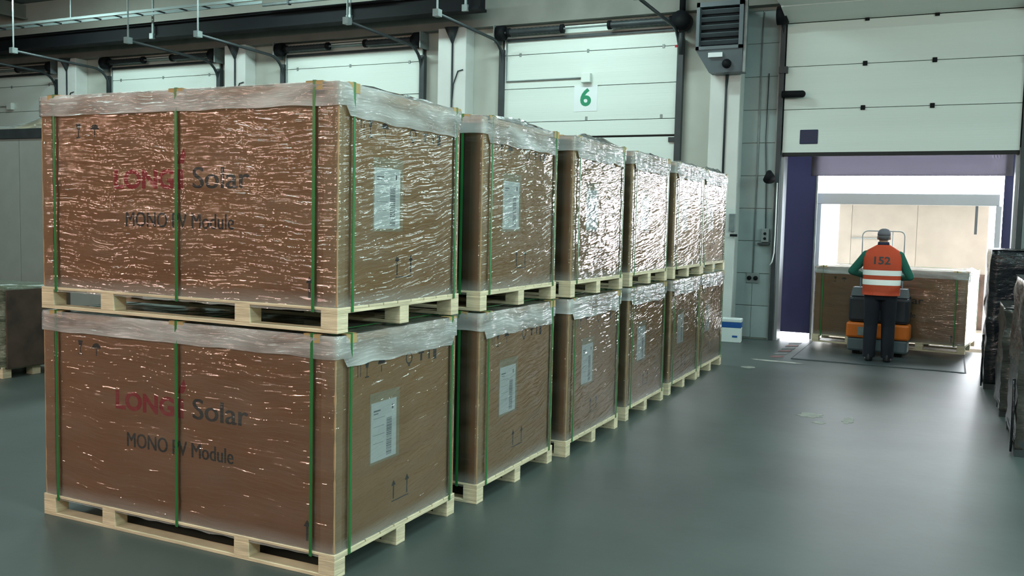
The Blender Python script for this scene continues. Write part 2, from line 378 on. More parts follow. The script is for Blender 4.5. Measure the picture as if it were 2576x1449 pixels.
for x, s in ((OX0 - .03, 1), (OX1 + .03, -1)):
    part('vertical_track', B().box(x - .035, x + .035, D - .13, D - .03, 0, 5.1), M['dark'], root)
    part('track_flange', B().box(x - s * .055 - .012, x - s * .055 + .012, D - .06, D - .02, 0, 5.1), M['galv'], root)
    part('curved_track', B().tube([(x, D - .1, 4.8), (x, D - .14, 5.05), (x, D - .28, 5.26), (x, D - .5, 5.38), (x, 8.8, 5.48)], .028, 6), M['dark'], root, True)
    part('cable_drum', B().cyl((x - .08, D - .25, 5.06), (x + .08, D - .25, 5.06), .14, seg=20), M['black'], root, True)
    part('roller_bracket', B().box(x - .04, x + .09, D - .16, D - .06, 4.20, 4.30), M['dark'], root)
    part('jamb', B().box(x - .03 + s * .05, x + .03 + s * .05, D - .02, D + .32, 0, OZ), M['alu'], root)
# rubber bumper arm sticking out over the leaf
part('spring_bumper', B().cyl((.20, D - .16, 3.87), (.50, D - .20, 3.86), .055, .055, 12).ball((.50, D - .20, 3.86), .055), M['black'], root, True)

# ---- roof steel and services under the ceiling
b = B().box(-26, -4.75, 10.40, 10.62, 5.40, 5.44).box(-26, -4.75, 10.40, 10.62, 5.64, 5.68).box(-26, -4.75, 10.48, 10.54, 5.44, 5.64)
beam = thing('roof_beam', 'long black steel beam hanging just below the ceiling above the closed dock doors', 'beam', (0, 0, 0))
part('web', B().box(-26, -4.75, 10.42, 10.60, 5.43, 5.65), M['black'], beam)
part('bottom_flange', B().box(-26, -4.75, 10.36, 10.66, 5.385, 5.43), M['black'], beam)
part('top_flange', B().box(-26, -4.75, 10.36, 10.66, 5.65, 5.70), M['black'], beam)
for x in (-22, -17.2, -12.3, -7.4, -5.0):
    part('hanger_rod', B().cyl((x, 10.36, 5.40), (x, 10.36, 6.7), .025, seg=8).box(x - .05, x + .05, 10.31, 10.37, 5.36, 5.47), M['galv'], beam)
tray = thing('cable_tray', 'pale galvanised cable tray running along the ceiling above the black beam', 'tray', (0, 0, 0))
for y in (9.95, 10.2):
    part('side_rail', B().box(-25.5, -9.3, y - .012, y + .012, 5.80, 5.85), M['wallgrey'], tray)
for x in [-25 + .6 * k for k in range(26)]:
    part('rung', B().box(x - .02, x + .02, 9.96, 10.19, 5.805, 5.825), M['dark'], tray)
for x in (-23, -18.6, -14.2, -9.8):
    part('drop_rod', B().cyl((x, 9.94, 5.80), (x, 9.94, 6.7), .014, seg=8), M['galv'], tray)
tr2 = thing('pipe', 'thin pale pipe running under the ceiling beyond the end of the cable tray', 'pipe', (0, 0, 0))
part('pipe_run', B().tube([(-9.2, 10.1, 5.74), (-6.6, 10.1, 5.74)], .03, 10), M['galv'], tr2, True)
part('bracket', B().box(-8.6, -8.56, 10.06, 10.14, 5.70, 6.69), M['dark'], tr2)
part('bracket', B().box(-7.1, -7.06, 10.06, 10.14, 5.70, 6.69), M['dark'], tr2)
for x in (-17.5,):
    p_ = thing('roof_purlin', 'dark cross beam under the ceiling at the far left, above the cable tray', 'beam', (x, 0, 0))
    part('web', B().box(-.03, .03, -10.7, D, 6.35, 6.66), M['lintel'], p_)
    part('flange', B().box(-.10, .10, -10.7, D, 6.31, 6.35), M['lintel'], p_)

# ---- unit heater on the column right of door six
h = thing('unit_heater', 'grey louvred unit heater hung high on the white column right of door six', 'heater', (-.69, 10.7, 4.52))
hw = .36
part('casing', B().box(-hw, hw, .05, .30, 0, .72, bev=.01).box(-hw, -hw + .05, -.10, .05, 0, .72).box(hw - .06, hw, -.10, .05, 0, .72).box(-hw, hw, -.10, .05, .65, .72).box(-hw, hw, -.10, .05, 0, .05), M['truckgrey'], h)
for k in range(5):
    mt = Matrix.Translation((0, -.03, .115 + k * .118)) @ Matrix.Rotation(R(-38), 4, 'X')
    part('louvre', B().box(-hw + .05, hw - .06, -.04, .04, -.006, .006, mtx=mt), M['truckgrey'], h)
part('core', B().box(-hw + .05, hw - .06, .02, .05, .05, .65), M['black'], h)
cb = B().loft([[(-hw + .0, -.08, 0), (hw, -.08, 0), (hw, .28, 0), (-hw, .28, 0)], [(-hw + .20, 0.0, -.34), (hw, 0.0, -.34), (hw, .26, -.34), (-hw + .20, .26, -.34)]])
part('lower_cone', cb, M['truckgrey'], h)
part('data_plate', B().box(-.16, .06, -.095, -.06, -.12, -.05), M['paper'], h)
part('fan_motor', B().cyl((.12, -.06, -.22), (.12, .1, -.22), .07), M['black'], h, True)
part('side_frame', B().box(hw + .01, hw + .05, -.06, .02, -.36, .85), M['galv'], h)
part('mounting_arm', B().box(-.3, -.26, .25, .36, .1, .16).box(.2, .24, .25, .36, .1, .16), M['dark'], h)

op = thing('door_operator', 'black pipe and motor drum at the top right corner of door six', 'motor', (-1.40, D - .30, 5.0))
part('drop_pipe', B().cyl((0, 0, .1), (0, 0, 1.7), .05, seg=12), M['black'], op, True)
part('drum', B().cyl((0, -.12, .08), (0, .12, .08), .15, seg=20), M['black'], op, True)
part('chain_guide', B().cyl((0, 0, -.45), (0, 0, .05), .045, .05, 10), M['dark'], op, True)

# ---- small fittings on the wall by the open door
s = thing('socket_outlet', 'pair of dark power sockets on the grey blockwork left of the open dock door', 'socket', (-.16, D - .03, .98))
part('backplate', B().box(-.10, .10, -.02, 0, -.08, .08, bev=.006), M['galv'], s)
for x in (-.05, .05): part('socket', B().cyl((x, -.045, 0), (x, -.02, 0), .035, seg=14), M['black'], s, True)
part('conduit', B().tube([(0, -.012, .08), (0, -.012, 4.2)], .011, 6), M['galv'], s, True)
s = thing('control_box', 'small push-button control box on the blockwork beside the open dock door jamb', 'switch', (.015, D - .03, 1.62))
part('box', B().box(-.06, .06, -.07, 0, -.06, .16, bev=.008), M['galv'], s)
for z in (.0, .08): part('button', B().cyl((0, -.085, z), (0, -.07, z), .022, seg=12), M['black'], s, True)
part('shelf', B().box(-.11, .07, -.08, 0, -.10, -.07), M['dark'], s)
part('cable', B().tube([(0, -.02, .16), (-.02, -.02, .8), (-.06, -.02, 1.6), (-.05, -.02, 2.6)], .008, 6), M['dark'], s, True)
s = thing('dock_light', 'black dock lamp on a short arm at the upper left of the open doorway', 'lamp', (.05, D - .13, 2.58))
part('arm', B().tube([(0, .08, 0), (.0, -.1, .02), (.03, -.2, .02)], .018, 8), M['black'], s, True)
part('lamp_shade', B().cyl((.03, -.20, .08), (.06, -.30, -.04), .04, .10, 16), M['black'], s, True)
s = thing('power_cord', 'pale hanging cord looped beside the left jamb of the open doorway', 'cord', (.13, D - .15, 1.2))
part('cord', B().tube([(.05, 0, 1.3), (.05, 0, .5), (.045, 0, .2), (.02, 0, .05), (-.01, 0, 0)], .010, 6), M['bucketwhite'], s, True)
s = thing('junction_box', 'dark switch box on the right edge of the white column behind the last stack', 'switch', (-.45, D - .34, 1.72))
part('box', B().box(-.05, .05, -.06, 0, 0, .28, bev=.006), M['galv'], s)
part('handle', B().box(-.02, .09, -.09, -.05, -.08, -.04), M['black'], s)

# white box with a blue band on the floor by the column
bk = thing('storage_carton', 'white carton with a blue band standing on the floor by the white column', 'box', (-.335, 10.70, 0), R(6))
part('lower_body', B().box(-.15, .15, -.11, .11, 0, .23, bev=.008), M['bucketwhite'], bk)
part('blue_band', B().box(-.152, .152, -.112, .112, .23, .315, bev=.004), M['bucketblue'], bk)
part('lid', B().box(-.155, .155, -.115, .115, .315, .37, bev=.01), M['bucketwhite'], bk)
part('printed_mark', B().box(.02, .10, -.1125, -.111, .08, .11), M['bucketblue'], bk)

# ---- dock leveller, hazard paint, worn patches
lv = thing('dock_leveller', 'dark steel dock leveller plate set in the floor of the open doorway', 'leveller', (0, 0, 0))
part('plate', B().box(.80, 2.93, 9.32, 11.72, .004, .012), M['leveller'], lv)
part('edge_gap', B().box((.782), .80, 9.30, 11.64, .001, .006).box(2.93, 2.952, 9.30, 11.64, .001, .006), M['rubber'], lv)
part('hinge_line', B().box(.80, 2.93, 9.29, 9.315, .001, .010), M['leveller'], lv)
part('lip', B().box(.86, 2.87, 11.725, 12.10, .002, .014), M['dark'], lv)
hz = thing('hazard_stripe', 'worn red and white painted strip on the floor left of the leveller plate', 'marking', (0, 0, 0))
for k in range(6):
    y = 9.3 + k * .33
    part('stripe', B().poly([(.50, y, .001), (.66, y + .10, .001), (.66, y + .265, .001), (.50, y + .165, .001)], (0, 0, .002), 2), M['hazred'] if k % 2 == 0 else M['hazwhite'], hz)
def patch(name, cx, cy_, rx, ry, label, seed):
    rnd = random.Random(seed); n = 18
    pts = []
    for k in range(n):
        a = k * 2 * math.pi / n; q = .55 + .45 * rnd.random()
        pts.append((rx * q * math.cos(a), ry * q * math.sin(a), .0005))
    o = add(name, B().poly(pts, (0, 0, .0018), 2).mesh(name, M['worn']), None, (cx, cy_, 0)); tag(o, label, 'patch', 'worn patches on the concrete floor')
patch('floor_patch', 1.54, 5.5, .14, .16, 'larger pale chipped patch in the middle of the aisle floor', 1)
patch('floor_patch', 1.66, 5.19, .07, .06, 'small pale chip just in front of the larger aisle patch', 2)
patch('floor_patch', 1.90, 5.45, .06, .22, 'thin pale scrape right of the larger aisle patch', 3)
patch('floor_patch', .66, 8.95, .42, .08, 'long pale scrape across the floor before the leveller', 4)
patch('floor_patch', .42, 8.2, .10, .10, 'pale chip nearest the last stack of cartons', 5)

# ------------------------------------------------------------------ outside: dock shelter, truck body, yard
struct('trim_8', B().box(-40, 40, D + .3, 60, -1.45, -1.25), M['asphalt'])
struct('trim_9', B().box(-26, 9, D + .3, D + .45, -1.25, -.02), M['lintel'])
sh = thing('dock_shelter', 'dark navy dock shelter curtains hanging around the open doorway', 'curtain', (0, 0, 0))
def curtain(x0, x1, z0, z1, y, amp=.015):
    b = B(); nx, nz = 10, 16; rs = []
    g = [[b.bm.verts.new((x0 + (x1 - x0) * i / nx, y + amp * noise.noise((i * .7, j * .35, x0 * 3)), z0 + (z1 - z0) * j / nz)) for i in range(nx + 1)] for j in range(nz + 1)]
    for j in range(nz):
        for i in range(nx): b.bm.faces.new((g[j][i], g[j][i + 1], g[j + 1][i + 1], g[j + 1][i]))
    r = bmesh.ops.solidify(b.bm, geom=b.bm.faces[:], thickness=.012)
    return b
part('left_curtain', curtain(.16, .70, .09, 3.2, 11.84), M['navy'], sh, True)
part('right_curtain', curtain(3.36, 3.62, -.6, 3.2, 11.82), M['navy'], sh, True)
part('head_curtain', curtain(.60, 3.46, 2.64, 3.25, 11.80), M['head_glow'], sh, True)
part('edge_bar', B().box(.69, .715, 11.80, 11.84, .0, 2.64), M['galv'], sh)
part('shelter_roof', B().box(.05, 3.75, D + .3, 11.86, 3.2, 3.26), M['navy'], sh)
part('left_side', B().box(.08, .12, D + .3, 11.86, .0, 3.2), M['navy'], sh)

tk = thing('truck_body', 'open rear of a white box truck body backed up to the dock', 'truck', (0, 12.1, 0))
tx0, tx1, ty1, th = .70, 3.30, 3.1, 2.36
part('cargo_floor', B().box(tx0, tx1, 0, ty1, -.12, 0), M['tfloor'], tk)
part('left_side_skin', B().box(tx0, tx0 + .012, .05, ty1, 0, th), M['trailer_wall'], tk)
part('right_side_skin', B().box(tx1 - .012, tx1, 2.45, ty1, 0, th), M['trailer_wall'], tk)
part('roof_skin', B().box(tx0, tx1, .05, ty1, th - .012, th), M['roof_skin'], tk)
part('bulkhead_frame', B().box(tx0 + .012, tx1, ty1 - .02, ty1, 0, th - .012), M['alu'], tk)
for x0, x1 in ((.715, .945), (.95, 2.10), (2.105, 3.285)):
    part('bulkhead_panel', B().box(x0, x1, ty1 - .05, ty1 - .02, .95, th - .02, bev=.003), M['cream'], tk)
part('kick_panel', B().box(tx0 + .02, tx1 - .02, ty1 - .06, ty1 - .02, 0, .945), M['brownply'], tk)
part('scuff_rail', B().box(tx0 + .3, tx1 - .02, ty1 - .075, ty1 - .05, .93, 1.02), M['brownply'], tk)
part('rear_header', B().box(tx0 - .03, tx1 + .03, -.02, .06, 2.20, 2.38, bev=.01), M['alu'], tk)
part('rear_post', B().box(tx0 - .05, tx0 + .05, -.02, .06, -.12, 2.2, bev=.006), M['alu'], tk)
part('rear_post', B().box(tx1 - .02, tx1 + .06, -.02, .06, -.12, 2.2, bev=.006), M['alu'], tk)
part('strap_hook', B().box(3.02, 3.06, .9, .94, 1.76, 2.24), M['dark'], tk)
part('load_bar', B().box(.95, 1.6, ty1 - .09, ty1 - .06, 1.62, 1.64), M['galv'], tk)
part('chassis', B().box(tx0 + .5, tx1 - .5, .3, ty1, -.45, -.12), M['dark'], tk)
for x in (tx0 + .2, tx1 - .2):
    part('wheel', B().cyl((x - .13, 1.6, -.80), (x + .13, 1.6, -.80), .44, seg=24), M['rubber'], tk, True)

# ------------------------------------------------------------------ palletised cartons
L, WD, H = 2.12, 1.22, 1.237
PX = ((-2.12, -2.02), (-1.63, -1.53), (-.65, -.55), (-.10, 0.))
PY = ((0, .09), (.565, .655), (1.13, 1.22))

def ring_pts(x0, x1, y0, y1, r, nlong, nshort):
    pts = []
    def arc(cx, cy, a0):
        for k in range(5): a = a0 + k / 4 * math.pi / 2; pts.append((cx + r * math.cos(a), cy + r * math.sin(a)))
    for k in range(1, nlong): pts.append((x0 + r + (x1 - x0 - 2 * r) * k / nlong, y0))
    arc(x1 - r, y0 + r, -math.pi / 2)
    for k in range(1, nshort): pts.append((x1, y0 + r + (y1 - y0 - 2 * r) * k / nshort))
    arc(x1 - r, y1 - r, 0)
    for k in range(1, nlong): pts.append((x1 - r - (x1 - x0 - 2 * r) * k / nlong, y1))
    arc(x0 + r, y1 - r, math.pi / 2)
    for k in range(1, nshort): pts.append((x0, y1 - r - (y1 - y0 - 2 * r) * k / nshort))
    arc(x0 + r, y0 + r, math.pi)
    return pts
def outward(x, y):
    cx, cy = -L / 2, WD / 2
    return Vector((1 if x > cx + L / 2 - .06 else -1 if x < cx - L / 2 + .06 else 0, 1 if y > cy + WD / 2 - .06 else -1 if y < cy - WD / 2 + .06 else 0, 0)).normalized()
def wrap_mesh(seed):
    b = B(); pts = ring_pts(-L + .004, -.004, .004, WD - .004, .022, 70, 44); rings = []
    nz = 42
    for j in range(nz + 1):
        z = .100 + (1.185 - .100) * j / nz; ring = []
        for (x, y) in pts:
            o = outward(x, y)
            q = noise.noise((x * 2.2 + seed * 7, y * 2.2, (z - .12 * y + .03 * x) * 16)) * .0035 + noise.noise((x * 6, y * 6 + seed * 5, z * 40)) * .0012
            lo = .004 if j else .010 * noise.noise((x * 9, y * 9, seed))
            ring.append(Vector((x, y, z + (lo if j == 0 else 0))) + o * (q - .0015))
        rings.append(ring)
    b.loft(rings, cap=False)
    return b.mesh('stretch_wrap', M['wrap'], True)
def cover_mesh(seed, puff):
    b = B(); pts = ring_pts(-L - .004, .004, -.004, WD + .004, .03, 64, 44); rings = []
    for j in range(8):
        f = j / 7; ring = []
        for (x, y) in pts:
            o = outward(x, y); side = abs(o.x) > abs(o.y)
            drop = .165 if side else .115
            drop += (.018 if side else .008) * noise.noise((x * 5 + seed, y * 5, 0))
            z = 1.224 - drop * (1 - f)
            cr = noise.noise((x * 7 + seed * 3, y * 11, z * 4)) * (.010 if side else .004) + noise.noise((x * 21, y * 25 + seed, z * 10)) * .004 + .004
            if j == 7: cr -= .004
            ring.append(Vector((x, y, z)) + o * cr)
        rings.append(ring)
    b.loft(rings, cap=False)
    # the sheet over the top, puffed up along the narrow ends
    nx, ny = 36, 26
    g = []
    for j in range(ny + 1):
        row = []
        for i in range(nx + 1):
            x = -L + .002 + (L - .004) * i / nx; y = .002 + (WD - .004) * j / ny
            ex = min(i, nx - i) / nx; ey = min(j, ny - j) / ny
            z = 1.222
            if puff > 0:
                rampx = min(1, ex / .03); rampy = max(0, min(1, (ey - .10) / .16))
                endk = max(0, 1 - ex / .12)
                z += puff * rampx ** .5 * rampy * (.25 + .75 * endk) * (.75 + .5 * noise.noise((x * 3 + seed * 3, y * 5, seed))) + abs(noise.noise((x * 9, y * 13, seed))) * .02 * rampy
            row.append(b.bm.verts.new((x, y, max(z, 1.2215))))
        g.append(row)
    for j in range(ny):
        for i in range(nx): b.bm.faces.new((g[j][i], g[j][i + 1], g[j + 1][i + 1], g[j + 1][i]))
    return b.mesh('top_sheet', M['cover'], True)

def bar_loop_y(x, w=.016):          # strap round the load in the YZ plane
    b = B(); o = .0075; t = .0035
    b.box(x - w / 2, x + w / 2, -o, -o + t, .10, 1.230).box(x - w / 2, x + w / 2, WD + o - t, WD + o, .10, 1.230)
    b.box(x - w / 2, x + w / 2, -o, WD + o, 1.2285, 1.232).box(x - w / 2, x + w / 2, .09, WD - .09, .093, .097)
    return b
def bar_loop_x(y, w=.016):
    b = B(); o = .0075; t = .0035
    b.box(o - t, o, y - w / 2, y + w / 2, .10, 1.230).box(-L - o, -L - o + t, y - w / 2, y + w / 2, .10, 1.230)
    b.box(-L - o, o, y - w / 2, y + w / 2, 1.2285, 1.232)
    return b
MESH = {}
def cached(key, fn):
    if key not in MESH: MESH[key] = fn()
    return MESH[key]
def arrow_icon(b, y, z, s=1.0):
    """upright arrow on the narrow end, in the YZ plane"""
    x = -.0185
    b.box(x, x + .0008, y - .006 * s, y + .006 * s, z, z + .085 * s)
    b.poly([(x, y - .022 * s, z + .075 * s), (x, y + .022 * s, z + .075 * s), (x, y, z + .108 * s)], (.0008, 0, 0), 0)
def build_load(name, label, loc, rz=0, upper=False, seed=0, group='wrapped cartons on pallets', nearest=False):
    t = thing(name, label, 'pallet load', loc, rz, group)
    # pallet
    cm = cached('cross', lambda: B().box(0, .10, 0, WD, .096, .112, bev=.002).mesh('cross_board', M['wood']))
    for x0, x1 in PX: add('cross_board', cm, t, (x0, 0, 0))
    bm_ = cached('block', lambda: B().box(0, .10, 0, .09, .018, .096, bev=.002).mesh('block', M['wood']))
    for x0, x1 in PX:
        for y0, y1 in PY: add('block', bm_, t, (x0, y0, 0))
    rm = cached('runner', lambda: B().box(-L, 0, 0, .09, 0, .018, bev=.002).mesh('bottom_board', M['wood']))
    for y0, y1 in PY: add('bottom_board', rm, t, (0, y0, 0))
    dm = cached('deck', lambda: B().box(-L, 0, 0, .128, .112, .126, bev=.002).mesh('deck_board', M['wood']))
    for k in range(9): add('deck_board', dm, t, (0, k * (WD - .128) / 8, 0))
    # carton
    ct = add('carton', cached('carton', lambda: B().box(-L + .018, -.018, .018, WD - .018, .126, 1.218, bev=.004).mesh('carton', M['kraft'])), t)
    zz = 0
    for s, m, x, z, w, h, bd in (('LONG', 'red', -1.534, .698, .445, .108, .035), ('i', 'red', -1.065, .698, .050, .085, .035), ('Solar', 'ink', -.955, .705, .380, .112, .012), ('MONO PV Module', 'ink', -1.447, .492, .775, .082, .010)):
        if s == 'i':
            fl = cached('flame', lambda: B().box(-1.058, -1.022, .0165, .0173, .698, .805).poly([(-1.06, .0165, .835), (-1.018, .0165, .835), (-1.002, .0165, .875), (-1.016, .0165, .915), (-1.045, .0165, .875)], (0, .0008, 0), 1).mesh('printed_flame_letter', M['red']))
            add('printed_lettering', fl, ct); continue
        me = cached('tx' + s, lambda: text_mesh('printed_lettering', s, M[m], w, h, bd if m == 'red' else 0, .0008, 0 if m == 'red' else .035))
        add('printed_lettering', me, ct, (x, .0170, z))
    def icons():
        b = B(); y0, y1 = .0165, .0173
        def q(x0, x1, z0, z1): b.box(x0, x1, y0, y1, z0, z1)
        # wine glass, umbrella on the long side, arrow near the lower right
        b.poly([(-1.835, y0, 1.065), (-1.795, y0, 1.065), (-1.805, y0, 1.03), (-1.825, y0, 1.03)], (0, .0008, 0), 1); q(-1.818, -1.812, .99, 1.03); q(-1.832, -1.798, .982, .99)
        n = 9; pts = [(-1.685 + .034 * math.cos(math.pi * k / (n - 1)), y0, 1.028 + .03 * math.sin(math.pi * k / (n - 1))) for k in range(n)]
        b.poly(pts, (0, .0008, 0), 1); q(-1.688, -1.682, .985, 1.03)
        q(-.190, -.176, .165, .255); b.poly([(-.205, y0, .24), (-.161, y0, .24), (-.183, y0, .275)], (0, .0008, 0), 1)
        return b.mesh('printed_icons', M['ink'])
    add('printed_icons', cached('ic1', icons), ct)
    def icons2():
        b = B(); x = -.0185
        def q(y0, y1, z0, z1): b.box(x, x + .0008, y0, y1, z0, z1)
        arrow_icon(b, .557, .265); arrow_icon(b, .695, .265); q(.54, .712, .25, .256)
        q(.205, .21, .99, 1.06); q(.23, .235, .99, 1.06)
        b.poly([(x, .27, 1.07), (x, .31, 1.07), (x, .30, 1.03), (x, .28, 1.03)], (.0008, 0, 0), 0); q(.287, .293, .985, 1.03); q(.272, .308, .978, .985)
        b.poly([(x, .425 + .034 * math.cos(math.pi * k / 8), 1.035 + .03 * math.sin(math.pi * k / 8)) for k in range(9)], (.0008, 0, 0), 0); q(.422, .428, .99, 1.03)
        for k in range(10):
            a = k * 2 * math.pi / 10; a2 = a + .66
            b.poly([(x, .70 + .036 * math.cos(a), 1.03 + .036 * math.sin(a)), (x, .70 + .036 * math.cos(a2), 1.03 + .036 * math.sin(a2)), (x, .70 + .026 * math.cos(a2), 1.03 + .026 * math.sin(a2)), (x, .70 + .026 * math.cos(a), 1.03 + .026 * math.sin(a))], (.0008, 0, 0), 0)
        q(.69, .71, .985, .995)
        q(.80, .86, 1.04, 1.05); q(.82, .84, 1.0, 1.04); q(.965, 1.0, .99, 1.055); q(.91, .925, 1.0, 1.05)
        return b.mesh('printed_icons', M['ink'])
    add('printed_icons', cached('ic2', icons2), ct)
    sl = add('document_pouch', cached('pouch', lambda: B().box(-.0178, -.0166, .318, .605, .500, .885).mesh('document_pouch', M['sleeve'])), t)
    lb = add('shipping_label', cached('label', lambda: B().box(-.0165, -.0150, .328, .572, .515, .832).mesh('shipping_label', M['paper'])), t)
    def lab():
        b = B(); x = -.0149; rnd = random.Random(3)
        def q(y0, y1, z0, z1): b.box(x, x + .0006, y0, y1, z0, z1)
        q(.352, .415, .782, .790); q(.352, .395, .768, .773); q(.350, .46, .745, .747); q(.35, .45, .700, .702); q(.35, .455, .655, .657); q(.35, .44, .61, .612); q(.525, .54, .775, .80)
        z = .53
        while z < .735:
            w = rnd.choice((.002, .003, .004, .006)); q(.475, .525, z, z + w); z += w + rnd.choice((.002, .003, .004))
        return b.mesh('barcode', M['grey_ink'])
    add('barcode', cached('lab', lab), lb)
    cbm = {}
    for (x, sx) in ((-L + .009, 1), (-.009, -1)):
        for (y, sy) in ((.009, 1), (WD - .009, -1)):
            me = cached('corner%d%d' % (sx, sy), lambda: B().box(min(x, x + sx * .085), max(x, x + sx * .085), min(y, y + sy * .006), max(y, y + sy * .006), .13, 1.216).box(min(x, x + sx * .006), max(x, x + sx * .006), min(y + sy * .006, y + sy * .06), max(y + sy * .006, y + sy * .06), .13, 1.216).mesh('corner_board', M['kraft2']))
            add('corner_board', me, t)
    add('stretch_wrap', cached('wrap%d' % (seed % 3), lambda: wrap_mesh(seed % 3 + 1)), t)
    pf_ = (.030 + .02 * (seed % 3)) if upper else 0
    add('top_sheet', cached('cover%d%s' % (seed, upper), lambda: cover_mesh(seed + 1, pf_)), t)
    for x in (-1.99, -1.05, -.145):
        add('strap', cached('sy%g' % x, lambda: bar_loop_y(x).mesh('strap', M['strap'])), t)
        add('edge_pad', cached('py%g' % x, lambda: B().box(x - .05, x + .05, -.0065, .05, 1.2255, 1.2285).box(x - .05, x + .05, -.0065, -.0045, 1.185, 1.2285).mesh('edge_pad', M['tan'])), t)
    for y in (.118, 1.15):
        add('strap', cached('sx%g' % y, lambda: bar_loop_x(y).mesh('strap', M['strap'])), t)
        add('edge_pad', cached('px%g' % y, lambda: B().box(-.05, .0065, y - .045, y + .045, 1.2255, 1.2285).box(.0045, .0065, y - .045, y + .045, 1.180, 1.2285).mesh('edge_pad', M['tan'])), t)
    return t

STY = [0, 1.4334, 2.7994, 4.2803, 5.734, 7.0514]; STX = [0, .045, .097, .0815, .070, .053]
ORD = ['nearest', 'second', 'third', 'fourth', 'fifth', 'sixth and farthest']
for i in range(6):
    for lev in (0, 1):
        where = ('upper wrapped carton on its pallet in the %s stack' if lev else 'lower wrapped carton on a floor pallet in the %s stack') % ORD[i]
        where += ', print facing' if i == 0 else ''
        build_load('pallet_load', where, (STX[i] + (.004 * (-1) ** i if lev else 0), STY[i], lev * H), 0, bool(lev), i)
dl = build_load('pallet_load', 'single wrapped carton on its pallet on the truck in the open dock doorway', (2.94, 10.66, .072), R(-7.6), True, 7, 'wrapped cartons on pallets')
dl.scale = (1, 1, .95)

# ------------------------------------------------------------------ pallet truck pushed into the single carton
pt = thing('pallet_truck', 'orange and grey electric pallet truck behind the man in the doorway', 'truck', (1.81, 10.24, .014), R(-3))
part('chassis', B().box(-.40, .40, .0, .30, .05, .24, bev=.03), M['truckgrey'], pt)
part('battery_cover', B().box(-.42, .42, -.02, .30, .24, .46, bev=.03), M['truckorange'], pt, label='orange band of the truck body')
part('motor_hood', B().box(-.40, .40, .0, .30, .46, .84, bev=.05), M['truckdark'], pt, label='dark grey hood')
part('top_panel', B().loft([[(-.38, .02, .84), (.38, .02, .84), (.38, .29, .84), (-.38, .29, .84)], [(-.36, .06, .96), (.36, .06, .96), (.36, .28, .96), (-.36, .28, .96)]]), M['truckgrey'], pt)
part('maker_plate', B().box(-.26, -.12, -.026, -.018, .28, .40), M['galv'], pt, label='small grey plate on the orange band')
for x in (-.28, .28):
    part('wheel', B().cyl((x - .05, .12, .06), (x + .05, .12, .06), .06, seg=18), M['rubber'], pt, True)
gp = [(-.28, .20, .9), (-.28, .20, 1.70)]
for k in range(1, 6):
    a = k / 5 * math.pi / 2; gp.append((-.28 + .07 * (1 - math.cos(a)), .20, 1.70 + .07 * math.sin(a)))
gp += [(x_ * -1, y_, z_) for (x_, y_, z_) in gp[::-1]]
part('guard_frame', B().tube(gp, .009, 8).tube([(.12, .20, .96), (.12, .20, 1.77)], .007, 8), M['alu'], pt, True, label='thin rounded tube guard above the hood')
part('tiller_arm', B().tube([(0, .02, .80), (0, -.08, 1.0), (0, -.14, 1.10)], .026, 10), M['truckdark'], pt, True)
part('tiller_handle', B().tube([(-.19, -.14, 1.11), (-.10, -.16, 1.12), (.10, -.16, 1.12), (.19, -.14, 1.11)], .017, 8), M['black'], pt, True)
for x in (-.30, .16):
    part('fork', B().box(x, x + .15, .28, 1.45, .092, .148, bev=.01), M['truckdark'], pt)

# ------------------------------------------------------------------ the man
mn = thing('person', 'man seen from behind in orange vest numbered 152, green sweater and dark trousers', 'person', (1.865, 9.74, .013), R(2))
def ell(cx, cy_, z, rx, ry, n=24, e=1.0):
    out = []
    for k in range(n):
        a = k * 2 * math.pi / n; c, s_ = math.cos(a), math.sin(a)
        out.append(Vector((cx + rx * math.copysign(abs(c) ** e, c), cy_ + ry * math.copysign(abs(s_) ** e, s_), z)))
    return out
b = B()
TOR = [(.84, .175, .120, 0.0), (.92, .195, .135, 0), (1.02, .195, .135, 0), (1.15, .200, .135, .01), (1.28, .210, .135, .01), (1.38, .220, .130, .015), (1.45, .205, .115, .02), (1.505, .155, .098, .03), (1.55, .095, .080, .04), (1.60, .066, .068, .05)]
b.loft([ell(0, c, z, rx, ry) for z, rx, ry, c in TOR])
b.cyl((0, .045, 1.56), (0, .07, 1.66), .060, .058, 16)
